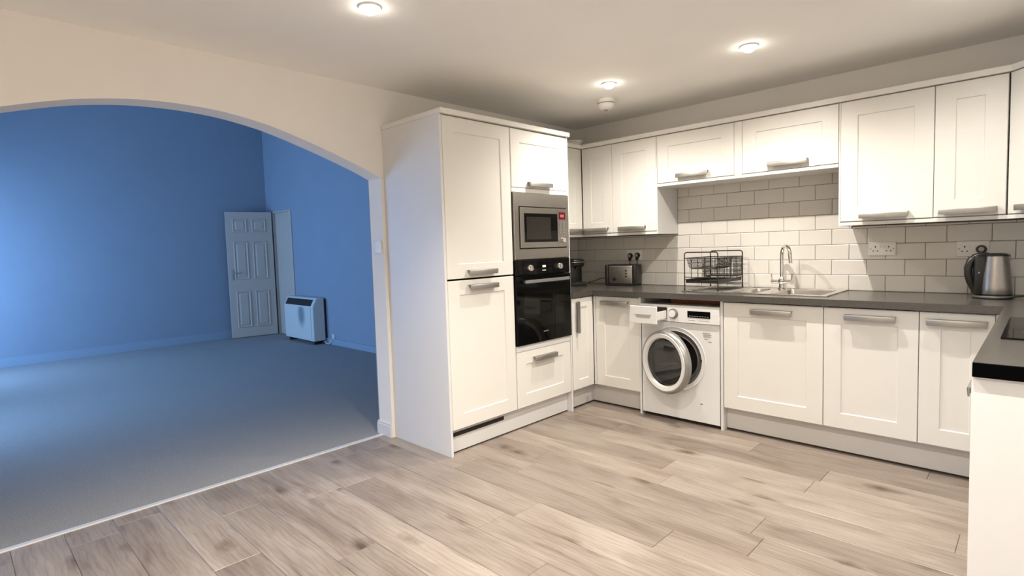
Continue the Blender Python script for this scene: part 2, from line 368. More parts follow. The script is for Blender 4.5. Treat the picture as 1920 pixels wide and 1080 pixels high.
# the six panel door standing open against the far wall; local x from hinge to free edge
dl = struct('door_1', B((0, .655, -.02, .02, .012, 1.925), bev=.002), 'doorw', 'white six panel door standing open beside the heater',)
dl.location = (DX0+.02, HY-.03, 0); dl.rotation_euler = (0, 0, R(-100.5))
for (x0, x1) in ((.09, .295), (.36, .565)):
    for (z0, z1) in ((.16, .72), (.90, 1.48), (1.62, 1.82)):
        for s in (1,):
            bm = bmesh.new()
            def rg(x0, x1, z0, z1, y): return [bm.verts.new((x, y, z)) for x, z in ((x0, z0), (x1, z0), (x1, z1), (x0, z1))]
            r_ = [rg(x0, x1, z0, z1, .0205), rg(x0+.006, x1-.006, z0+.006, z1-.006, .030), rg(x0+.016, x1-.016, z0+.016, z1-.016, .030), rg(x0+.024, x1-.024, z0+.024, z1-.024, .0215),
                  rg(x0+.034, x1-.034, z0+.034, z1-.034, .0215), rg(x0+.05, x1-.05, z0+.05, z1-.05, .029)]
            for A, C_ in zip(r_, r_[1:]):
                for i in range(4): bm.faces.new((A[i], A[(i+1) % 4], C_[(i+1) % 4], C_[i]))
            bm.faces.new(r_[-1]); bm.faces.new(rg(x0, x1, z0, z1, .0195))
            obj('panel', bm, 'doorw', dl)
bm = B((.583, .625, .02, .027, .90, 1.06), bev=.003); lathe(bm, [(0, 0), (.011, 0), (.011, .04), (0, .04)], 12, Matrix.Translation((.604, .026, 1.0)) @ Matrix.Rotation(R(-90), 4, 'X'))
tube(bm, rounded([(.604, .062, 1.0), (.59, .064, 1.0), (.48, .062, .998)], .008), .009, 8)
obj('door_handle', bm, 'greyp', dl, smooth=True)

# ------------------------------------------------------------------ cabinet builders
def shaker(w_, h_, s=.088, t=.02, d=.006, flat=False):
    """door lying in local x 0..w, z 0..h, front face at y=0, back at y=t"""
    bm = bmesh.new()
    def rg(i, y): return [bm.verts.new((x, y, z)) for x, z in ((i, i), (w_-i, i), (w_-i, h_-i), (i, h_-i))]
    rr = [rg(0, t), rg(0, .0025), rg(.0025, 0)]
    if not flat: rr += [rg(s, 0), rg(s+.0045, d), ]
    for A, C_ in zip(rr, rr[1:]):
        for i in range(4): bm.faces.new((A[i], A[(i+1) % 4], C_[(i+1) % 4], C_[i]))
    bm.faces.new(rr[-1]); bm.faces.new(rr[0][::-1])
    return bm
def strap_handle(L_=.246, hh=.031, so=.031):
    """edge-pull handle: a ledge standing out from the door with a strap turned down along its front"""
    bm = bmesh.new(); h2 = hh/2; t = .0035
    prof = [(0, h2), (-so+.004, h2), (-so-.001, h2-.0015), (-so-.0035, h2-.006), (-so-.001, -h2), (-so+t-.001, -h2), (-so+t-.003, h2-.007), (-so+.006, h2-t), (0, h2-t)]
    xs_ = [(-L_/2+.001, .90), (-L_/2+.006, 1), (L_/2-.006, 1), (L_/2-.001, .90)]
    sec = [[bm.verts.new((x, y*f, h2+(z-h2)*f)) for y, z in prof] for x, f in xs_]; n = len(prof)
    for A, C_ in zip(sec, sec[1:]):
        for i in range(n): bm.faces.new((A[i], A[(i+1) % n], C_[(i+1) % n], C_[i]))
    bm.faces.new(sec[0]); bm.faces.new(sec[-1][::-1])
    for x in (-L_/2+.012, L_/2-.012): bx(bm, x-.003, x+.003, -so+.004, 0, -h2*.2, h2-t)
    bmesh.ops.recalc_face_normals(bm, faces=bm.faces[:])
    return bm
def door(parent, x0, x1, z0, z1, hx=None, hz=None, vert=False, name='door', s=.088, L_=.244):
    d = obj(name, shaker(x1-x0, z1-z0, s), 'unit', parent, loc=(x0, 0, z0))
    if hx is not None:
        h = obj('handle', strap_handle(L_), 'steelh', d, loc=(hx-x0, 0, hz-z0), rot=(0, R(90), 0) if vert else (0, 0, 0), smooth=True)
    return d
def carcass(parent, x0, x1, y0, y1, z0, z1, mat='panel', t=.018, shelf=True):
    bs = [(x0, x0+t, y0, y1, z0, z1), (x1-t, x1, y0, y1, z0, z1), (x0+t, x1-t, y0, y1, z0, z0+t), (x0+t, x1-t, y0, y1, z1-t, z1), (x0+t, x1-t, y1-.008, y1, z0+t, z1-t)]
    if shelf: bs.append((x0+t, x1-t, y0+.02, y1-.008, (z0+z1)/2-.009, (z0+z1)/2+.009))
    return obj('carcass', B(*bs), mat, parent)

# ------------------------------------------------------------------ tall units on the left (facing +x); local x = world y + 2.104
XF, YA = .5967, -2.104
t1 = thing('tall_cabinet', 'tall cream-white two-door fridge housing beside the arch', 'cabinet', (XF, YA, 0), R(90), None)
obj('side_panel', B((0, .018, 0, .594, 0, 2.06), bev=.001), 'panel', t1, label='plain white end panel facing the arch')
carcass(t1, .019, .594, .022, .590, .15, 2.058, 'carc')
door(t1, .0215, .591, 1.084, 2.056, .300, 1.119)
door(t1, .0215, .591, .160, 1.073, .303, 1.028)
t2 = thing('oven_cabinet', 'tall cream-white cabinet housing the microwave and the oven', 'cabinet', (XF, YA+.595, 0), R(90), None)
# local x here = world y + 1.509
obj('carcass', B((.0, .018, .022, .590, .15, 2.058), (.575, .593, .022, .590, .15, 2.058), (.018, .575, .022, .59, .15, .168), (.018, .575, .022, .59, 2.04, 2.058),
                 (.018, .575, .03, .59, .57, .588), (.018, .575, .03, .59, 1.172, 1.178), (.018, .575, .03, .59, 1.636, 1.654), (.018, .575, .582, .59, .168, 2.04)), 'panel', t2)
obj('rail', B((.002, .594, .0, .02, .549, .589), bev=.001), 'panel', t2)
obj('rail', B((.002, .594, .0, .02, 1.635, 1.664), bev=.001), 'unit', t2)
obj('end_panel', B((.5965, .6135, 0, .594, 0, 2.06), bev=.001), 'panel', t2, label='slim white end panel reaching the floor')
door(t2, .003, .593, 1.667, 2.056, .282, 1.692)
d_ = door(t2, .003, .593, .160,   .546, .288, .482, name='drawer')
# cornice on the tall pair and its plinth
bm = B((0, 1.212, -.022, .59, 2.061, 2.092), bev=.002)
o = obj('cornice', bm, 'unit', None, loc=(XF, YA-.0, 0), rot=(0, 0, R(90))); tag(o, 'flat white cornice along the top of the tall units', 'cornice')
o = bpy.data.objects['cornice']
pl = thing('plinth', 'cream plinth board under the tall oven and fridge units', 'plinth', (XF, YA, 0), R(90))
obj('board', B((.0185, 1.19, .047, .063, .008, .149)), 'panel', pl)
obj('gap_shade', B((.0185, 1.19, .049, .061, 0, .008)), 'gap', pl)  # black strip standing in for the shaded gap under the board
obj('vent', B((.045, .50, .044, .047, .104, .129)), 'gap', pl, label='black slot under the fridge door')

# microwave (local x as t2)
mw = thing('microwave', 'built-in stainless steel microwave above the oven', 'microwave', (XF, YA+.595, 0), R(90))
bm = bmesh.new()
def ring_rect(bm, o_, i_, yf, yb, bev=.003):   # frame from outer rect o_ to inner rect i_ (x0,x1,z0,z1)
    def rg(r, y): return [bm.verts.new((x, y, z)) for x, z in ((r[0], r[2]), (r[1], r[2]), (r[1], r[3]), (r[0], r[3]))]
    oo = (o_[0]+bev, o_[1]-bev, o_[2]+bev, o_[3]-bev)
    rr = [rg(i_, yb), rg(i_, yf), rg(oo, yf), rg(o_, yf+bev), rg(o_, yb)]
    for A, C_ in zip(rr, rr[1:]+rr[:1]):
        for i in range(4): bm.faces.new((A[i], A[(i+1) % 4], C_[(i+1) % 4], C_[i]))
ring_rect(bm, (.006, .594, 1.180, 1.632), (.052, .562, 1.250, 1.540), -.012, .02)
obj('trim_frame', bm, 'steel', mw)
obj('cavity', B((.03, .57, .02, .40, 1.20, 1.61)), 'gap', mw)
bm = bmesh.new(); ring_rect(bm, (.058, .452, 1.257, 1.533), (.096, .450, 1.296, 1.494), -.020, .018, .002)
obj('door_frame', bm, 'steel', mw)
obj('window', B((.092, .452, -.0195, .015, 1.292, 1.498)), 'blackgl', mw, label='dark glass window')
obj('window_mesh', B((.12, .375, -.0205, -.0196, 1.315, 1.47)), nodemat('dark_mesh', (.012, .010, .008), .25), mw)
cp = obj('control_panel', B((.4535, .556, -.020, .018, 1.257, 1.533), bev=.002), 'steel', mw)
obj('display', B((.468, .540, -.0225, -.019, 1.455, 1.507)), 'red', cp, label='red lit display')
obj('digits', B((.484, .492, -.0235, -.0224, 1.471, 1.490), (.497, .505, -.0235, -.0224, 1.471, 1.490), (.510, .518, -.0235, -.0224, 1.471, 1.490)), 'redlit', cp)
for i in range(5):
    obj('button', B((.470, .500, -.0228, -.019, 1.432-.019*i, 1.440-.019*i), (.508, .538, -.0228, -.019, 1.432-.019*i, 1.440-.019*i)), 'silverp', cp)
bm = bmesh.new(); lathe(bm, [(0, .022), (.016, .022), (.018, .018), (.019, 0), (0, 0)], 20, ax_front(.505, -.019, 1.306)); obj('knob', bm, 'chrome', cp, smooth=True)
# oven
ov = thing('oven', 'built-in black glass oven below the microwave', 'oven', (XF, YA+.595, 0), R(90))
obj('body', B((.02, .574, .02, .56, .595, 1.165)), 'gap', ov)
obj('control_panel', B((.004, .595, -.010, .02, 1.068, 1.176), bev=.002), 'blackgl', ov)
obj('door', B((.004, .595, -.014, .02, .592, 1.064), bev=.002), 'blackgl', ov)
obj('window', B((.075, .52, -.0148, -.0138, .70, .955)), nodemat('oven_window_glass', (.006, .0055, .004), .04, spec=.26), ov)
for hx in (.138, .460):
    bm = bmesh.new(); lathe(bm, [(0, .030), (.019, .030), (.022, .026), (.024, 0), (0, 0)], 24, ax_front(hx, -.010, 1.119)); bx(bm, hx-.003, hx+.003, -.0425, -.038, 1.102, 1.136, .001)
    obj('knob', bm, 'chrome', ov, smooth=True, label='silver control knob')
bm = B((.064, .542, -.050, -.036, 1.016, 1.038), (.08, .10, -.038, -.012, 1.018, 1.034), (.505, .525, -.038, -.012, 1.018, 1.034), bev=.003)
obj('handle', bm, 'silverp', ov, label='flat silver bar handle')
obj('clock', B((.285, .318, -.0115, -.0098, 1.118, 1.132), bev=.0), 'disp', ov)
for i in range(3): obj('button', B((.283+.014*i, .289+.014*i, -.0125, -.0098, 1.094, 1.100)), 'disp', ov)
for i in range(5): pass
obj('badge', B(*[(.275+.011*i, .283+.011*i, -.0152, -.0138, .660, .668) for i in range(5)]), 'silverp', ov)

# ------------------------------------------------------------------ base units
YD = -.6215
c = thing('base_cabinet', 'narrow cream-white corner base cabinet with an upright handle beside the oven', 'cabinet', (.6000, -.893, 0), R(90))
carcass(c, .002, .268, .022, .56, .15, .865, 'panel')
door(c, .003, .268, .160, .862, .050, .718, True, s=.07)
c = thing('base_cabinet', 'cream-white base cabinet in the corner left of the washing machine', 'cabinet', (.605, YD, 0), 0)
carcass(c, .002, .405, .022, .56, .15, .865, 'panel')
door(c, .020, .405, .160, .862, .202, .815, s=.080)
obj('filler', B((-.003, .017, .002, .02, .16, .862)), 'unit', c)
obj('side_panel', B((.407, .423, -.003, .56, 0, .868), bev=.001), 'panel', c)
# units right of the washing machine
c = thing('base_cabinet', 'wide cream-white base cabinet under the sink drainer right of the washing machine', 'cabinet', (1.622, YD, 0), 0)
obj('side_panel', B((0, .016, -.003, .56, 0, .868), bev=.001), 'panel', c)
obj('carcass', B((.018, .034, .022, .56, .15, .865), (.591, .607, .022, .56, .15, .865), (.034, .591, .022, .56, .15, .166), (.034, .591, .552, .56, .166, .70)), 'panel', c)
door(c, .020, .607, .160, .862, .320, .812)
c = thing('base_cabinet', 'cream-white base cabinet under the main sink bowl', 'cabinet', (2.2315, YD, 0), 0)
obj('carcass', B((.001, .017, .022, .56, .15, .865), (.432, .448, .022, .56, .15, .865), (.017, .432, .022, .56, .15, .166), (.017, .432, .552, .56, .166, .70)), 'panel', c)
door(c, .001, .449, .160, .862, .230, .812)
c = thing('base_cabinet', 'narrow cream-white base cabinet next to the peninsula', 'cabinet', (2.6827, YD, 0), 0)
carcass(c, .001, .335, .022, .56, .15, .865, 'panel')
door(c, .001, .299, .160, .862, .152, .812)
obj('filler', B((.302, .332, .0, .02, .16, .865)), 'unit', c)
# plinths
pl = thing('plinth', 'cream plinth board under the units right of the washing machine', 'plinth', (1.64, 0, 0))
obj('board', B((0, 1.41, -.568, -.552, .012, .149)), 'plinth', pl); obj('gap_shade', B((0, 1.41, -.566, -.554, 0, .012)), 'gap', pl)  # lower strip is painted black for the shade under the board
pl = thing('plinth', 'cream plinth board under the corner left of the washing machine', 'plinth', (0, 0, 0))
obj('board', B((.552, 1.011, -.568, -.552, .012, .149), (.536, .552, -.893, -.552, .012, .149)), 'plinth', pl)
obj('gap_shade', B((.552, 1.011, -.566, -.554, 0, .012), (.538, .55, -.893, -.554, 0, .012)), 'gap', pl)  # black strips put in as shade along the open floor gap
# peninsula
XPn = 3.014
c = thing('peninsula_cabinet', 'cream-white run of hob side base units ending in a plain white panel', 'cabinet', (XPn+.006, -.66, 0), R(-90))
obj('carcass', B((0, 1.514, .022, .60, .15, .862)), 'panel', c)
for i in range(3):
    door(c, .002+.505*i, .503+.505*i, .160, .862, .508*i+ (.254 if i < 2 else .19), .775)
obj('plinth_board', B((0, 1.514, .055, .07, 0, .149)), 'plinth', c)
obj('end_panel', B((1.516, 1.534, -.008, .612, 0, .868), bev=.001), 'panel', c, label='plain white end panel facing the camera')
# wooden batten seen above the washing machine
o = obj('batten', B((1.205, 1.62, -.50, -.46, .828, .868)), 'brownwood'); tag(o, 'brown wooden batten in the gap above the washing machine', 'batten')

# ------------------------------------------------------------------ worktop (one continuous run with a sink cut-out)
def grid_solid(xs, ys, keep, z0, z1):
    bm = bmesh.new(); V = {}
    def v(i, j, z):
        k_ = (i, j, z)
        if k_ not in V: V[k_] = bm.verts.new((xs[i], ys[j], z))
        return V[k_]
    K = lambda i, j: 0 <= i < len(xs)-1 and 0 <= j < len(ys)-1 and keep((xs[i]+xs[i+1])/2, (ys[j]+ys[j+1])/2)
    for i in range(len(xs)-1):
        for j in range(len(ys)-1):
            if not K(i, j): continue
            bm.faces.new((v(i, j, z1), v(i+1, j, z1), v(i+1, j+1, z1), v(i, j+1, z1))); bm.faces.new((v(i, j, z0), v(i, j+1, z0), v(i+1, j+1, z0), v(i+1, j, z0)))
            if not K(i, j-1): bm.faces.new((v(i, j, z0), v(i+1, j, z0), v(i+1, j, z1), v(i, j, z1)))
            if not K(i, j+1): bm.faces.new((v(i, j+1, z0), v(i, j+1, z1), v(i+1, j+1, z1), v(i+1, j+1, z0)))
            if not K(i-1, j): bm.faces.new((v(i, j, z0), v(i, j, z1), v(i, j+1, z1), v(i, j+1, z0)))
            if not K(i+1, j): bm.faces.new((v(i+1, j, z0), v(i+1, j+1, z0), v(i+1, j+1, z1), v(i+1, j, z1)))
    return bm
YW = -.6486; XW = .5984+.015
SX0, SX1, SY0, SY1 = 1.64, 2.185, -.485, -.045
def keepw(x, y):
    if SX0 < x < SX1 and SY0 < y < SY1: return False
    if y > YW: return True
    if x < XW and y > -.893: return True
    return x > XPn
bm = grid_solid([.0025, XW, SX0, SX1, XPn, XR-.001], [-2.207, -.893, YW, SY0, SY1, -.009], keepw, .870, .910)
es = [e for e in bm.edges if e.calc_face_angle(0) > 1.2 and all(v.co.z > .905 for v in e.verts) and not any(SX0-.01 < v.co.x < SX1+.01 and SY0-.01 < v.co.y < SY1+.01 for v in e.verts)
      and not all(v.co.y > -.02 for v in e.verts) and not all(v.co.x > XR-.01 for v in e.verts) and not all(v.co.y < -2.2 for v in e.verts) and not all(v.co.x < .01 for v in e.verts)]
bmesh.ops.bevel(bm, geom=es, offset=.005, segments=3, affect='EDGES', profile=.5)
wt = thing('worktop', 'dark grey laminate worktop running round the kitchen in a U', 'worktop', (0, 0, 0))
obj('slab', bm, 'wtop', wt, smooth=True)
obj('end_cap', B((XPn, XR-.002, -2.2135, -2.2075, .8695, .9095), bev=.002), 'cap', wt, label='black cut end of the peninsula')
# hob
hb = thing('hob', 'black glass hob set in the peninsula worktop', 'hob', (3.05, -1.73, .911))
obj('glass', B((0, .545, 0, .60, 0, .005), bev=.0015), 'blackgl', hb)
ringm = nodemat('hob_ring_print', (.05, .05, .05), .3)
for cx_, cy_, rr in ((.14, .16, .09), (.14, .44, .075), (.40, .16, .075), (.40, .44, .09)):
    bm = bmesh.new(); lathe(bm, [(rr-.002, .0051), (rr-.002, .0056), (rr, .0056), (rr, .0051)], 40, Matrix.Translation((cx_, cy_, 0))); obj('cooking_zone', bm, ringm, hb)

# ------------------------------------------------------------------ sink and tap
sk = thing('sink', 'stainless steel inset sink with drainer and one and a half bowls', 'sink', (0, 0, 0))
def bowl_rects():
    return [(1.668, 1.775, -.455, -.125), (1.878, 2.165, -.470, -.080)]
BW = bowl_rects()
xs = sorted({1.293, 2.222, *[v for b in BW for v in b[:2]]}); ys = sorted({-.512, -.027, *[v for b in BW for v in b[2:]]})
bm = grid_solid(xs, ys, lambda x, y: not any(b[0] < x < b[1] and b[2] < y < b[3] for b in BW), .9102, .9145)
bx(bm, 1.293, 2.222, -.512, -.504, .9105, .9185, .002); bx(bm, 1.293, 2.222, -.035, -.027, .9105, .9185, .002)
bx(bm, 1.293, 1.301, -.504, -.035, .9105, .9185, .002); bx(bm, 2.214, 2.222, -.504, -.035, .9105, .9185, .002)
obj('deck', bm, 'sinkst', sk, smooth=True)
for (x0, x1, y0, y1), dep, nm in ((BW[0], .10, 'half_bowl'), (BW[1], .165, 'bowl')):
    bm = bmesh.new(); rr = []
    for off, z, rad in ((-.004, .9165, .03), (0, .9165, .028), (.003, .905, .03), (.010, .93-dep, .035), (.035, .915-dep, .04), (.06, .912-dep, .03)):
        X0, X1, Y0, Y1 = x0+off*.75, x1-off*.75, y0+off, y1-off; rad = min(rad, (X1-X0)/2.2)
        ring = []
        for cx_, cy_, a in ((X1-rad, Y1-rad, 0), (X0+rad, Y1-rad, 90), (X0+rad, Y0+rad, 180), (X1-rad, Y0+rad, 270)):
            ring += [bm.verts.new((cx_+rad*cos(R(a+18*q)), cy_+rad*sin(R(a+18*q)), z)) for q in range(6)]
        rr.append(ring)
    for A, C_ in zip(rr, rr[1:]):
        for i in range(len(A)): bm.faces.new((A[i], A[(i+1) % len(A)], C_[(i+1) % len(A)], C_[i]))
    bm.faces.new(rr[-1]); b_ = obj(nm, bm, 'sinkst', sk, smooth=True)
    bm = bmesh.new(); lathe(bm, [(0, 0), (.028, 0), (.034, .003), (.034, .0)], 20, Matrix.Translation(((x0+x1)/2, (y0+y1)/2, .9125-dep))); obj('drain', bm, 'chrome', b_, smooth=True)
for i in range(9): obj('drainer_ridge', B((1.335, 1.63, -.44+.045*i-.004, -.44+.045*i+.004, .913, .919), bev=.0025), 'sinkst', sk, smooth=True)
tp = thing('mixer_tap', 'chrome swan neck mixer tap with two side levers on the sink', 'tap', (1.834, -.10, .9146))
bm = bmesh.new(); lathe(bm, [(0, 0), (.027, 0), (.027, .006), (.021, .012), (.019, .030), (.017, .038), (.022, .046), (.024, .058), (.022, .070), (.016, .078), (.0125, .086), (0, .086)], 28); obj('base', bm, 'chrome', tp, smooth=True)
pts = [Vector((0, 0, .08)), Vector((0, 0, .15)), Vector((0, 0, .235))]
pts += [Vector((.042-.042*cos(a), -.050+.050*cos(a), .235+.066*sin(a))) for a in [pi*i/14 for i in range(1, 15)]]
pts += [Vector((.084+.004, -.104, .205)), Vector((.090, -.107, .185))]
bm = bmesh.new(); tube(bm, pts, .0122, 16); obj('spout', bm, 'chrome', tp, smooth=True)
for s in (-1, 1):
    bm = bmesh.new(); tube(bm, [(s*.015, 0, .052), (s*.035, 0, .052), (s*.055, 0, .052)], [.013, .014, .014], 14)
    tube(bm, [(s*.055, 0, .052), (s*.068, 0, .052), (s*.070, 0, .052)], [.017, .017, .014], 16); tube(bm, [(s*.062, 0, .06), (s*.066, 0, .08), (s*.068, -.004, .108)], [.005, .0045, .0045], 8)
    obj('lever', bm, 'chrome', tp, smooth=True)

# ------------------------------------------------------------------ wall units
YU, ZU0, ZU1 = -.3289, 1.3545, 2.073
def wall_unit(label, x0, x1, z0, handles, doors, depth=.326, side=None):
    c = thing('wall_cabinet', label, 'cabinet', (x0, YU, 0), 0)
    carcass(c, .0, x1-x0, .021, depth-.001, z0, ZU1, 'panel', shelf=z0 < 1.5)
    for (a, b), hx in zip(doors, handles): door(c, a-x0, b-x0, z0+.003, ZU1-.001, hx-x0, z0+.032 if z0 < 1.5 else z0+.042)
    return c
c = thing('wall_cabinet', 'cream-white wall cabinet on the left wall half hidden by the tall oven unit', 'cabinet', (.3013, -.892, 0), R(90))
carcass(c, 0, .56, .021, .298, ZU0, ZU1, 'panel'); door(c, .002, .561, ZU0+.003, ZU1-.001, .44, ZU0+.032)
c = wall_unit('cream-white wall cabinet in the left corner above the toaster', .304, .603, ZU0, [.446], [(.306, .6015)])
c = wall_unit('cream-white wall cabinet with exposed side above the dish rack end', .605, 1.0093, ZU0, [.790], [(.6045, 1.0)])
obj('side_panel', B((.3965, .4055, -.0, .325, 1.332, ZU1), bev=.0005), 'panel', c)
c = wall_unit('short wide cream-white wall cabinet above the dish rack', 1.0115, 1.622, 1.712, [1.296], [(1.012, 1.596)])
obj('stile', B((1.598-1.0115, 1.622-1.0115, .003, .02, 1.712, ZU1-.001)), 'unit', c)
c = wall_unit('short wide cream-white wall cabinet above the tap', 1.6225, 2.232, 1.712, [1.944], [(1.6525, 2.231)])
obj('stile', B((.0, .028, .002, .02, 1.712, ZU1-.001)), 'unit', c)
c = wall_unit('tall cream-white wall cabinet right of the tap above the left socket', 2.2345, 2.6965, ZU0, [2.467], [(2.2435, 2.6955)])
obj('side_panel', B((-.0, .008, -.0, .325, 1.332, ZU1), bev=.0005), 'unit', c)
c = wall_unit('narrow cream-white wall cabinet above the kettle', 2.6975, 2.998, ZU0, [2.843], [(2.6985, 2.9965)])
# diagonal corner unit at the right edge of the frame
c = thing('corner_wall_cabinet', 'diagonal cream-white corner wall cabinet at the right edge', 'cabinet', (3.0, YU, 0), R(-45))
door(c, .003, .415, ZU0+.003, ZU1-.001, .19, ZU0+.032)
bm = bmesh.new()
P5 = [(.012, .021), (.404, .021), (.632, .255), (.417, .64-.0), (.0, .64)]
# carcass prism in world-like corner shape, expressed in local axes
def w2l(x, y):
    v = Matrix.Rotation(R(45), 2) @ Vector((x-3.0, y-YU)); return (v.x, v.y)
P5 = [w2l(*p) for p in ((3.003, YU+.032), (3.003, -.004), (XR-.004, -.004), (XR-.004, -.640), (3.325, -.640))]
lo = [bm.verts.new((x, y, ZU0)) for x, y in P5]; hi = [bm.verts.new((x, y, ZU1)) for x, y in P5]
bm.faces.new(lo); bm.faces.new(hi)
for i in range(5): bm.faces.new((lo[i], lo[(i+1) % 5], hi[(i+1) % 5], hi[i]))
obj('carcass', bm, 'panel', c)
# light rails and cornice, continuous mouldings
def prism(bm, poly, z0, z1):
    lo = [bm.verts.new((x, y, z0)) for x, y in poly]; hi = [bm.verts.new((x, y, z1)) for x, y in poly]; n = len(poly)
    bm.faces.new(lo); bm.faces.new(hi)
    for i in range(n): bm.faces.new((lo[i], lo[(i+1) % n], hi[(i+1) % n], hi[i]))
F = YU-.002
bm = bmesh.new(); prism(bm, [(.2, -.892), (.303, -.892), (.303, F), (1.0, F), (1.0, -.30), (.2, -.30)], 1.3325, 1.3525)
bx(bm, .004, .2, -.892, -.30, 1.345, 1.3525); bx(bm, .004, 1.0, -.30, -.012, 1.345, 1.3525)
o = obj('light_rail', bm, 'unit'); tag(o, 'cream rail under the wall cabinets left of the dish rack', 'trim')
o = obj('light_rail', B((1.0105, 2.232, F, -.012, 1.690, 1.710), bev=.001), 'unit'); tag(o, 'cream rail under the short wall cabinets over the sink', 'trim')
bm = bmesh.new(); prism(bm, [(2.2435, F), (2.999, F), (3.297, F-.298), (XR-.01, F-.298), (XR-.01, -.30), (2.2435, -.30)], 1.3325, 1.3525)
bx(bm, 2.2435, XR-.01, -.30, -.012, 1.345, 1.3525)
o = obj('light_rail', bm, 'unit'); tag(o, 'cream rail under the wall cabinets over the kettle', 'trim')
bm = bmesh.new(); prism(bm, [(.004, -.892), (.322, -.892), (.322, YU-.020), (3.008, YU-.020), (3.310, YU-.322), (XR-.004, YU-.322), (XR-.004, -.004), (.004, -.004)], 2.0755, 2.1065)
o = obj('cornice', bm, 'unit'); tag(o, 'flat white cornice running along all the wall cabinets', 'cornice')
# white cable coil lying on the corner wall cabinet
bm = bmesh.new()
for q in range(3):
    tube(bm, [Vector((.115*cos(a), .085*sin(a)+.01*q, .008+.011*q+.006*sin(a+q))) for a in [2*pi*i/36 for i in range(36)]], .006, 8, True)
o = obj('cable_coil', bm, 'whitep', loc=(.20, -.36, 2.108), smooth=True); tag(o, 'white cable coil lying on top of the corner wall cabinet', 'cable')

# ------------------------------------------------------------------ washing machine (front plane at world y=-.6215)
wm = thing('washing_machine', 'white front-loading washing machine with door and drawer open', 'washing machine', (1.031, YD, 0), 0)
# local x 0..0.588
PC, PZ, PR = .262, .446, .226
def disc_plate(bm, x0, x1, z0, z1, cx_, cz_, r, y, n=48):
    """flat plate with a round hole"""
    ci = [bm.verts.new((cx_+r*cos(2*pi*i/n), y, cz_+r*sin(2*pi*i/n))) for i in range(n)]
    out = []
    for i in range(n):
        a = 2*pi*i/n; dx, dz = cos(a), sin(a); ts = []
        if dx > 1e-9: ts.append((x1-cx_)/dx)
        if dx < -1e-9: ts.append((x0-cx_)/dx)
        if dz > 1e-9: ts.append((z1-cz_)/dz)
        if dz < -1e-9: ts.append((z0-cz_)/dz)
        t = min(ts); out.append(bm.verts.new((cx_+dx*t, y, cz_+dz*t)))
    for i in range(n): bm.faces.new((ci[i], ci[(i+1) % n], out[(i+1) % n], out[i]))
    for cx2, cz2 in ((x0, z0), (x1, z0), (x1, z1), (x0, z1)):
        v = bm.verts.new((cx2, y, cz2)); 
        near = sorted(range(n), key=lambda i: (out[i].co-v.co).length)[:2]
        # corner triangle between the two neighbours that lie on different sides
        a, b = None, None
        for i in range(n):
            p, q = out[i], out[(i+1) % n]
            if abs(p.co.x-q.co.x) > 1e-6 and abs(p.co.z-q.co.z) > 1e-6 and (p.co-v.co).length < .3 and (q.co-v.co).length < .3:
                if min((p.co-v.co).length, (q.co-v.co).length) < .12 and a is None: a, b = p, q
        if a: bm.faces.new((a, v, b))
        else: bm.verts.remove(v)
bm = bmesh.new(); disc_plate(bm, 0, .588, .022, .705, PC, PZ, PR-.028, 0)
bx(bm, 0, .003, .0, .53, .022, .822); bx(bm, .585, .588, .0, .53, .022, .822); bx(bm, .003, .585, .0, .53, .819, .826); bx(bm, .003, .585, .527, .53, .022, .819); bx(bm, .003, .585, .0, .53, .022, .026)
obj('body', bm, 'white', wm)
bm = bmesh.new(); lathe(bm, [(PR-.030, -.02), (PR-.028, .001), (PR-.012, -.004), (PR-.004, .004), (PR, .004), (PR+.001, .0)], 56, ax_front(PC, 0, PZ)); obj('port_ring', bm, 'white', wm, smooth=True)
bm = bmesh.new(); lathe(bm, [(PR-.028, 0), (PR-.040, -.004), (PR-.052, -.012), (PR-.06, -.004), (PR-.068, -.02), (PR-.062, -.06)], 48, ax_front(PC, 0, PZ)); obj('gasket', bm, 'rubber', wm, smooth=True)
bm = bmesh.new(); lathe(bm, [(PR-.062, -.06), (PR+.0, -.07), (PR+.0, -.32), (0, -.33)], 40, ax_front(PC, 0, PZ)); obj('drum', bm, 'drum', wm, smooth=True)
for i in range(3):
    a = R(90+120*i); obj('drum_paddle', B((-.02, .02, .09, .30, -.02, .02), bev=.008), 'drum', wm, loc=(PC+.2*cos(a), 0, PZ+.2*sin(a)), rot=(0, -a+pi/2, 0))
obj('foot_shadow_gap', B((.01, .578, .02, .5, .0, .021)), 'gap', wm).name = 'base'  # dark block put in for the shade under the machine
# fascia with drawer opening at left
bm = B((.217, .588, -.012, .0, .709, .826), (0, .217, -.0, .002, .709, .826), (.0, .217, -.012, .0, .811, .826), bev=.0)
obj('fascia', bm, 'white', wm)
obj('drawer_well', B((.012, .205, -.001, .002, .722, .806)), 'gap', wm)
bm = bmesh.new(); lathe(bm, [(.034, .001), (.036, .004), (.033, .004), (.029, .004), (.028, .020), (.026, .024), (0, .025)], 32, ax_front(.262, -.012, .767)); obj('programme_dial', bm, 'silverp', wm, smooth=True, label='white and silver programme dial')
bm = bmesh.new(); lathe(bm, [(.025, .0245), (.024, .0265), (0, .027)], 28, ax_front(.262, -.012, .767)); obj('dial_cap', bm, 'white', wm, smooth=True)
ds = obj('display', B((.366, .527, -.0140, -.0118, .747, .792)), 'blackgl', wm, label='black display strip')
obj('display_segments', B(*[(.378+.018*i, .390+.018*i, -.0146, -.0138, .756, .759) for i in range(8)]), 'greyp', ds)
for i, (a, b) in enumerate(((.468, .520), (.472, .528), (.474, .526))): obj('print_line', B((a, b, -.0008, .0002, .642-.012*i, .649-.012*i)), 'print', wm)
for a, b, z in ((.480, .510, .603), (.505, .530, .585)): obj('print_line', B((a, b, -.0008, .0002, z, z+.006)), 'print', wm)
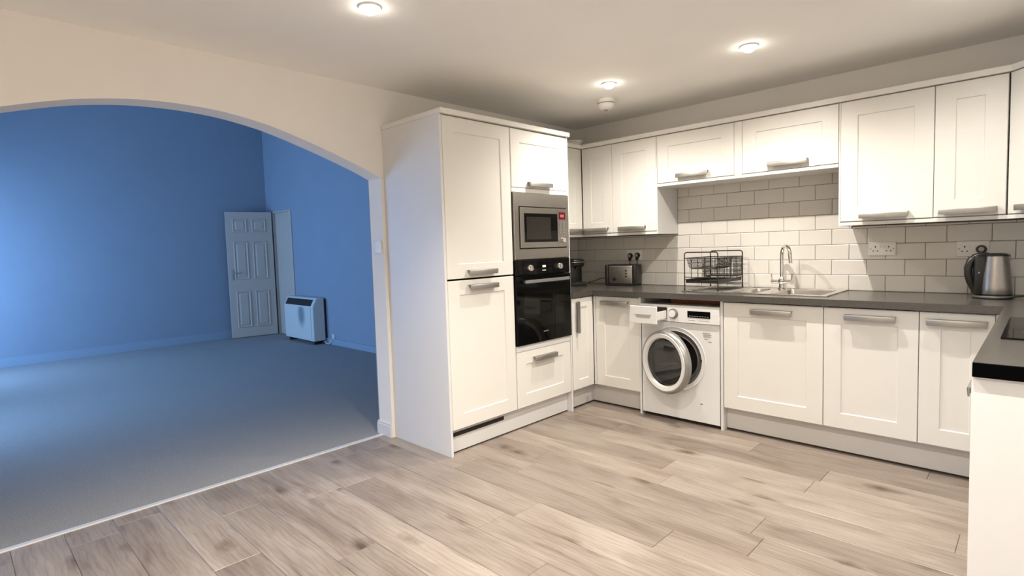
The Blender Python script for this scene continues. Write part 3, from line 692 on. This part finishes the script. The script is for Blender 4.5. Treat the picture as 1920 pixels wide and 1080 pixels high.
for a, b in ((.372, .42), (.44, .52)): obj('print_line', B((a, b, -.0127, -.0118, .728, .731)), 'print', wm)
obj('filter_catch', B((.448, .462, -.001, .001, .150, .156)), 'gap', wm)
obj('door_lock', B((.452, .462, -.0045, -.0015, .445, .462)), 'gap', wm)
# open detergent drawer
dw = obj('detergent_drawer', B((.004, .214, -.162, -.148, .703, .826), bev=.004), 'white', wm, label='detergent drawer pulled out')
bm = bmesh.new(); pr = [(.045, -.1628, .768), (.175, -.1628, .768), (.160, -.1628, .744), (.062, -.1628, .744)]
fa = [bm.verts.new(p) for p in pr]; fb = [bm.verts.new((x, y+.002, z)) for x, y, z in pr]
bm.faces.new(fa); bm.faces.new(fb)
for i in range(4): bm.faces.new((fa[i], fa[(i+1) % 4], fb[(i+1) % 4], fb[i]))
obj('grip_recess', bm, 'greyp', dw)
bm = B((.016, .022, -.149, .02, .725, .795), (.196, .202, -.149, .02, .725, .785), (.016, .202, -.149, .02, .722, .728), (.105, .109, -.149, -.02, .725, .790), (.022, .105, -.04, -.036, .728, .79))
obj('drawer_tray', bm, 'whitep', dw)
# open porthole door, hinge on the left; local frame: x from hinge to free edge, y=0 back face, -y outward
DR = .222; th = R(-17)
dd = obj('porthole_door', bmesh.new(), 'white', wm); bpy.data.objects.remove(dd)
H = (.045, -.030, PZ-.006)
bm = bmesh.new(); lathe(bm, [(DR-.058, .030), (DR-.050, .046), (DR-.026, .050), (DR-.022, .046)], 64, ax_front(DR, 0, 0))
dd = obj('porthole_door', bm, 'white', wm, loc=H, rot=(0, 0, th), smooth=True, label='open round washer door')
bm = bmesh.new(); lathe(bm, [(DR-.022, .046), (DR-.016, .047), (DR-.004, .036), (DR, .022), (DR, .006), (DR-.010, 0), (DR-.06, -.004), (DR-.065, .02), (DR-.058, .030)], 64, ax_front(DR, 0, 0)); obj('silver_rim', bm, 'silverp', dd, smooth=True)
bm = bmesh.new(); lathe(bm, [(DR-.060, .020), (DR-.064, -.01), (DR-.075, -.050), (DR-.11, -.075), (0, -.085)], 48, ax_front(DR, 0, 0)); obj('glass_bowl', bm, 'dglass', dd, smooth=True, label='dark glass bowl')
bm = bmesh.new(); lathe(bm, [(DR-.058, .032), (DR-.066, .026), (DR-.10, .030), (0, .034)], 48, ax_front(DR, 0, 0)); obj('glass_cover', bm, 'dglass', dd, smooth=True)
obj('hinge', B((-.028, .018, -.002, .028, -.035, .035), bev=.003), 'silverp', dd)

# ------------------------------------------------------------------ toaster
to = thing('toaster', 'black and brushed steel two slot toaster in the corner', 'toaster', (.568, -.128, .9105), R(11))
obj('end_cap', B((-.138, -.106, -.078, .078, .006, .178), bev=.010, seg=3), 'black', to, smooth=True)
obj('end_cap', B((.106, .138, -.078, .078, .006, .178), bev=.010, seg=3), 'black', to, smooth=True)
obj('body', B((-.108, .108, -.072, .072, .014, .172), bev=.012, seg=3), 'steel', to, smooth=True)
obj('base', B((-.130, .130, -.074, .074, 0, .016), bev=.003), 'black', to)
obj('top', B((-.108, .108, -.060, -.035, .170, .180), (-.108, .108, .035, .060, .170, .180), (-.108, .108, -.012, .012, .170, .180)), 'black', to)
obj('slot', B((-.095, .095, -.034, -.013, .166, .1735)), 'gap', to); obj('slot', B((-.095, .095, .013, .034, .166, .1735)), 'gap', to)
for i in range(3):
    bm = bmesh.new(); lathe(bm, [(0, .006), (.007, .005), (.008, 0)], 14, ax_front(.052, -.072, .128-.024*i)); obj('button', bm, 'black', to, smooth=True)
    bm = bmesh.new(); lathe(bm, [(0, .002), (.005, .002), (.005, 0)], 12, ax_front(.075, -.072, .138-.024*i)); obj('indicator', bm, 'greyp', to)
bm = bmesh.new(); lathe(bm, [(0, .012), (.014, .012), (.017, 0)], 20, ax_front(-.050, -.072, .058)); obj('browning_dial', bm, 'black', to, smooth=True)
obj('lever', B((-.152, -.136, -.012, .012, .11, .125), bev=.003), 'black', to)

# coffee machine half hidden behind the oven unit
cm = thing('coffee_machine', 'black capsule coffee machine half hidden behind the oven unit', 'coffee machine', (.165, -.27, .9105), R(60))
obj('body', B((-.06, .06, -.02, .17, .01, .20), bev=.02, seg=3), 'black', cm, smooth=True)
obj('head', B((-.055, .055, -.085, .10, .165, .235), bev=.018, seg=3), 'black', cm, smooth=True)
obj('drip_tray', B((-.055, .055, -.13, .0, .0, .030), bev=.006), 'black', cm); obj('drip_grid', B((-.045, .045, -.12, -.02, .0302, .0335)), 'blackm', cm)
bm = bmesh.new(); tube(bm, rounded([(-.045, -.05, .205), (-.062, -.088, .205), (.062, -.088, .205), (.045, -.05, .205)], .02), .005, 8); obj('chrome_lever', bm, 'chrome', cm, smooth=True)
bm = bmesh.new(); tube(bm, [(0, -.05, .168), (0, -.05, .145)], .010, 10); obj('nozzle', bm, 'black', cm)

# ------------------------------------------------------------------ dish rack
rk = thing('dish_rack', 'black two-tier wire dish rack on the sink drainer', 'dish rack', (1.304, -.485, .9192))
W_, D_, H_ = .243, .425, .270
for nm, y in (('end_frame', 0), ('end_frame', D_)):
    bm = bmesh.new(); tube(bm, rounded([(0, y, .003), (0, y, H_), (W_, y, H_), (W_, y, .003)], .022, 6), .0042, 8)
    tube(bm, [(0, y, H_-.042), (W_, y, H_-.042)], .003, 6); tube(bm, [(0, y, .094), (W_, y, .094)], .003, 6)
    for q in (0, W_): lathe(bm, [(0, -.0), (.006, 0), (.006, .012), (0, .012)], 10, Matrix.Translation((q, y, 0)))
    obj(nm, bm, 'blackm', rk, smooth=True)
for x in (0, W_):
    bm = bmesh.new(); tube(bm, [(x, 0, H_-.042), (x, D_, H_-.042)], .0035, 6); tube(bm, [(x, 0, .075), (x, D_, .075)], .0035, 6)
    for i in range(1, 4): tube(bm, [(x, D_*i/4, .075), (x, D_*i/4, H_-.042)], .0026, 6)
    obj('side_frame', bm, 'blackm', rk, smooth=True)
bm = B((.005, W_-.005, .01, D_-.01, .052, .055), (.005, .008, .01, D_-.01, .055, .075), (W_-.008, W_-.005, .01, D_-.01, .055, .075), (.008, W_-.008, .01, .013, .055, .07), (.008, W_-.008, D_-.013, D_-.01, .055, .07))
obj('drip_tray', bm, 'blackm', rk, label='solid black lower tray')
bm = bmesh.new(); y0, y1 = .03, .26     # rounded upper basket
for i in range(15):
    y = y0+(y1-y0)*i/14; tube(bm, rounded([(.004, y, H_-.044), (.022, y, H_-.118), (W_-.022, y, H_-.118), (W_-.004, y, H_-.044)], .03, 3), .0020, 5)
for x, z in ((.045, H_-.118), (.09, H_-.118), (.15, H_-.118), (W_-.045, H_-.118), (.012, H_-.078), (W_-.012, H_-.078)): tube(bm, [(x, y0, z), (x, y1, z)], .0022, 5)
obj('plate_basket', bm, 'blackm', rk, smooth=True)
bm = bmesh.new(); y0, y1, zb = .275, .425, H_-.184     # deep cutlery basket
for i in range(8):
    y = y0+(y1-y0)*i/7; tube(bm, rounded([(.006, y, H_-.044), (.006, y, zb), (W_-.006, y, zb), (W_-.006, y, H_-.044)], .01, 3), .0020, 5)
for i in range(10):
    x = .006+(W_-.012)*i/9; tube(bm, rounded([(x, y0, H_-.044), (x, y0, zb), (x, y1, zb), (x, y1, H_-.044)], .01, 3), .0018, 5)
for z in (zb+.035, zb+.07, zb+.105): tube(bm, [(.006, y0, z), (W_-.006, y0, z), (W_-.006, y1, z), (.006, y1, z)], .002, 5, True)
obj('cutlery_basket', bm, 'blackm', rk, smooth=True)

# ------------------------------------------------------------------ kettle
kt = thing('kettle', 'brushed steel jug kettle with black handle on the worktop corner', 'kettle', (2.948, -.235, .9105), R(22))
bm = bmesh.new(); lathe(bm, [(0, 0), (.084, 0), (.087, .004), (.086, .009), (.080, .012), (0, .012)], 48); obj('base_plate', bm, 'black', kt, smooth=True)
bm = bmesh.new(); lathe(bm, [(.0855, .0075), (.0855, .015), (.078, .0175), (.076, .015)], 48); obj('base_ring', bm, 'steelh', kt, smooth=True)
T = Matrix.Translation((.010, 0, 0))
bm = bmesh.new(); lathe(bm, [(.070, .020), (.0725, .026), (.0715, .06), (.067, .12), (.060, .18), (.054, .228), (.051, .228)], 56, T); obj('body', bm, 'steel', kt, smooth=True)
bm = bmesh.new(); lathe(bm, [(.066, .0155), (.0725, .018), (.0728, .025)], 48, T); obj('lower_seal', bm, 'black', kt, smooth=True)
bm = bmesh.new(); lathe(bm, [(.0545, .226), (.0545, .233), (.048, .239), (.03, .243), (0, .244)], 48, T); bx(bm, .040, .070, -.012, .012, .224, .235, .004); obj('lid', bm, 'black', kt, smooth=True)
bm = bmesh.new()
pts = [(-.020, 0, .236), (-.050, 0, .237), (-.078, 0, .226), (-.099, 0, .200), (-.109, 0, .165), (-.108, 0, .125), (-.100, 0, .090), (-.088, 0, .058), (-.076, 0, .030)]
tube(bm, pts, [.010, .013, .016, .018, .018, .017, .016, .014, .010], 12); obj('handle', bm, 'black', kt, smooth=True)
obj('handle_mount', B((-.088, -.036, -.030, .030, .021, .232), bev=.010, seg=3), 'black', kt, smooth=True)
obj('spout', B((.052, .074, -.014, .014, .200, .226), bev=.006), 'steel', kt, smooth=True)
bm = bmesh.new(); lathe(bm, [(0, .002), (.004, .002), (.004, 0)], 8, ax_front(-.070, -.030, .14)); obj('water_gauge', bm, 'greyp', kt)

# ------------------------------------------------------------------ sockets, plugs, cables, switch, alarm
def socket(label, x, z):
    s = thing('double_socket', label, 'socket', (x, -.0085, z))
    obj('plate', B((0, .147, -.009, 0, -.087, 0), bev=.0025), 'whitep', s, smooth=True)
    for q in (.038, .109):
        obj('earth_slot', B((q-.003, q+.003, -.0096, -.0088, -.036, -.027)), 'gap', s)
        obj('live_slot', B((q-.015, q-.008, -.0096, -.0088, -.060, -.054)), 'gap', s); obj('live_slot', B((q+.008, q+.015, -.0096, -.0088, -.060, -.054)), 'gap', s)
    for q in (.062, .085): obj('rocker', B((q-.005, q+.005, -.0125, -.0088, -.038, -.022), bev=.001), 'whitep', s)
    for q in (.012, .135):
        bm = bmesh.new(); lathe(bm, [(0, .0015), (.004, .001), (.004, 0)], 10, ax_front(q, -.0088, -.0435)); obj('screw', bm, 'greyp', s)
    return s
socket('white double wall socket left of the kettle above the worktop', 2.331, 1.226)
socket('white double wall socket behind the kettle', 2.772, 1.217)
socket('white double wall socket above the toaster with two plugs', .535, 1.205)
def plug(label, x, z, ring=True):
    p = thing('plug', label, 'plug', (x, -.0185, z))
    bm = bmesh.new(); lathe(bm, [(0, 0), (.024, 0), (.0245, .012), (.019, .020), (.013, .021)], 24, ax_front(0, 0, 0)); bx(bm, -.011, .011, -.020, 0, -.040, -.012, .004); obj('body', bm, 'black', p, smooth=True)
    bm = bmesh.new(); lathe(bm, [(.0135, .0205), (.0125, .024), (0, .0245)], 20, ax_front(0, 0, 0)); obj('cap', bm, 'greyp', p, smooth=True)
    return p
plug('black round-headed plug, left one above the toaster', .574, 1.158)
plug('black round-headed plug, right one above the toaster', .644, 1.162)
plug('black round-headed plug behind the kettle', 2.885, 1.170)
def cable(label, pts, r=.0035, n=14):
    bm = bmesh.new(); P = [Vector(p) for p in pts]; out = []
    for i in range(len(P)-1):
        p0, p1, p2, p3 = P[max(i-1, 0)], P[i], P[i+1], P[min(i+2, len(P)-1)]
        for q in range(6):
            t = q/6; out.append(.5*((2*p1)+(-p0+p2)*t+(2*p0-5*p1+4*p2-p3)*t*t+(-p0+3*p1-3*p2+p3)*t**3))
    out.append(P[-1]); tube(bm, out, r, 6); o = obj('power_cable', bm, 'black', smooth=True); return tag(o, label, 'cable')
cable('black cable dropping from the left plug behind the toaster', [(.574, -.030, 1.118), (.573, -.030, 1.09), (.572, -.026, 1.02), (.565, -.026, .95), (.555, -.024, .916)])
cable('black cable dropping from the right plug behind the toaster', [(.644, -.030, 1.122), (.645, -.028, 1.09), (.648, -.024, 1.0), (.640, -.022, .93), (.62, -.020, .916)])
cable('black cable lying between the coffee machine and the toaster', [(.428, -.10, .965), (.38, -.09, .965), (.31, -.09, .962), (.27, -.12, .945), (.235, -.17, .930), (.222, -.2, .922)])
cable('black kettle cable lying to the right of the kettle', [(3.030, -.225, .917), (3.10, -.21, .928), (3.18, -.19, .934), (3.28, -.16, .928), (3.36, -.10, .918)])
cable('black cable hanging from the plug behind the kettle', [(2.885, -.030, 1.13), (2.889, -.030, 1.09), (2.90, -.028, 1.0), (2.92, -.03, .93), (2.96, -.10, .9165)])
sw = thing('light_switch', 'white light switch on the arch pillar', 'switch', (-.060, YRr, 1.295))
obj('plate', B((-.043, .043, -.012, -.0005, -.043, .043), bev=.003), 'whitep', sw, smooth=True); obj('rocker', B((-.008, .008, -.018, -.0118, -.013, .013), bev=.002), 'whitep', sw)
sa = thing('smoke_alarm', 'round white smoke alarm on the ceiling near the corner', 'smoke alarm', (.80, -.683, CEIL-.0005))
bm = bmesh.new(); lathe(bm, [(0, 0), (.058, 0), (.058, -.020), (.056, -.022), (0, -.022)], 40); obj('mount', bm, 'whitep', sa, smooth=True)
bm = bmesh.new(); lathe(bm, [(0, -.0225), (.052, -.0225), (.052, -.028), (0, -.028)], 36); obj('vent_gap', bm, 'greyp', sa, smooth=True)
bm = bmesh.new(); lathe(bm, [(0, -.0282), (.056, -.0282), (.054, -.040), (.044, -.054), (.030, -.060), (0, -.061)], 40); obj('cover', bm, 'whitep', sa, smooth=True)
bm = bmesh.new(); lathe(bm, [(0, -.060), (.013, -.060), (.011, -.067), (0, -.068)], 20); obj('test_button', bm, 'greyp', sa, smooth=True)
sa.scale = (1.15, 1.15, 1.2)
dlab = ['recessed ceiling downlight nearest the arch wall', 'recessed ceiling downlight above the sink side', 'recessed ceiling downlight just in front of the smoke alarm']
for i, (x, y) in enumerate(LIGHTS):
    lab = dlab[i] if i < 3 else ['recessed ceiling downlight above the middle of the floor', 'recessed ceiling downlight over the peninsula corner', 'recessed ceiling downlight over the camera end of the peninsula', 'recessed ceiling downlight behind the camera near the arch wall', 'recessed ceiling downlight behind the camera in mid room', 'recessed ceiling downlight behind the camera near the right wall'][i-3]
    d = thing('downlight', lab, 'downlight', (x, y, CEIL-.0005), 0, 'recessed ceiling downlights')
    bm = bmesh.new(); lathe(bm, [(.036, 0), (.049, 0), (.049, -.003), (.046, -.006), (.039, -.006), (.036, -.002)], 36); obj('bezel', bm, 'whitep', d, smooth=True)
    bm = bmesh.new(); lathe(bm, [(0, -.034), (.014, -.032), (.026, -.025), (.034, -.013), (.036, -.004), (.036, -.0005), (0, -.0005)], 32); obj('lens', bm, 'lamp', d, smooth=True)

# ------------------------------------------------------------------ storage heater
ht = thing('storage_heater', 'white storage heater with dark top grille on the blue wall', 'heater', (-4.90, HY-.195, .055))
HW = .90
bm = bmesh.new()
pf = [(0, 0), (0, .475), (.055, .578), (.065, .59), (.165, .59), (.165, 0)]   # (y,z) side profile: front to back
lo = [bm.verts.new((0, y, z)) for y, z in pf]; hi = [bm.verts.new((HW, y, z)) for y, z in pf]
bm.faces.new(lo); bm.faces.new(hi)
for i in range(len(pf)): bm.faces.new((lo[i], lo[(i+1) % 6], hi[(i+1) % 6], hi[i]))
bmesh.ops.recalc_face_normals(bm, faces=bm.faces[:]); bmesh.ops.bevel(bm, geom=[e for e in bm.edges if e.calc_face_angle(0) > .3], offset=.005, segments=2, affect='EDGES')
obj('casing', bm, 'heater', ht, smooth=True)
obj('front_panel', B((.02, HW-.07, -.006, -.0005, .02, .462), bev=.002), 'heaterf', ht, label='front panel with a dark smudge')
gr = obj('grille', B((.03, HW-.075, -.0005, .004, 0, .098)), 'gap', ht, loc=(0, .0035, .483), rot=(R(-28.1), 0, 0), label='dark air grille')
obj('back_spacer', B((.03, HW-.0, .167, .193, .02, .57)), 'gap', ht)
obj('foot', B((.05, .10, .03, .15, -.051, 0)), 'gap', ht); obj('foot', B((HW-.10, HW-.05, .03, .15, -.051, 0)), 'gap', ht)
o = obj('heater_spur', B((-3.86, -3.79, HY-.028, HY-.017, .08, .15), bev=.002), 'heater'); o.location = (0, .0165, 0); tag(o, 'small white fused spur low on the blue wall right of the heater', 'socket')
bm = bmesh.new(); tube(bm, [(-3.975, HY-.06, .05), (-3.95, HY-.055, .02), (-3.90, HY-.045, .012), (-3.84, HY-.03, .05), (-3.82, HY-.014, .10)], .005, 6)
o = obj('heater_cable', bm, 'whitep', smooth=True); tag(o, 'white cable looping from the heater to the wall', 'cable')
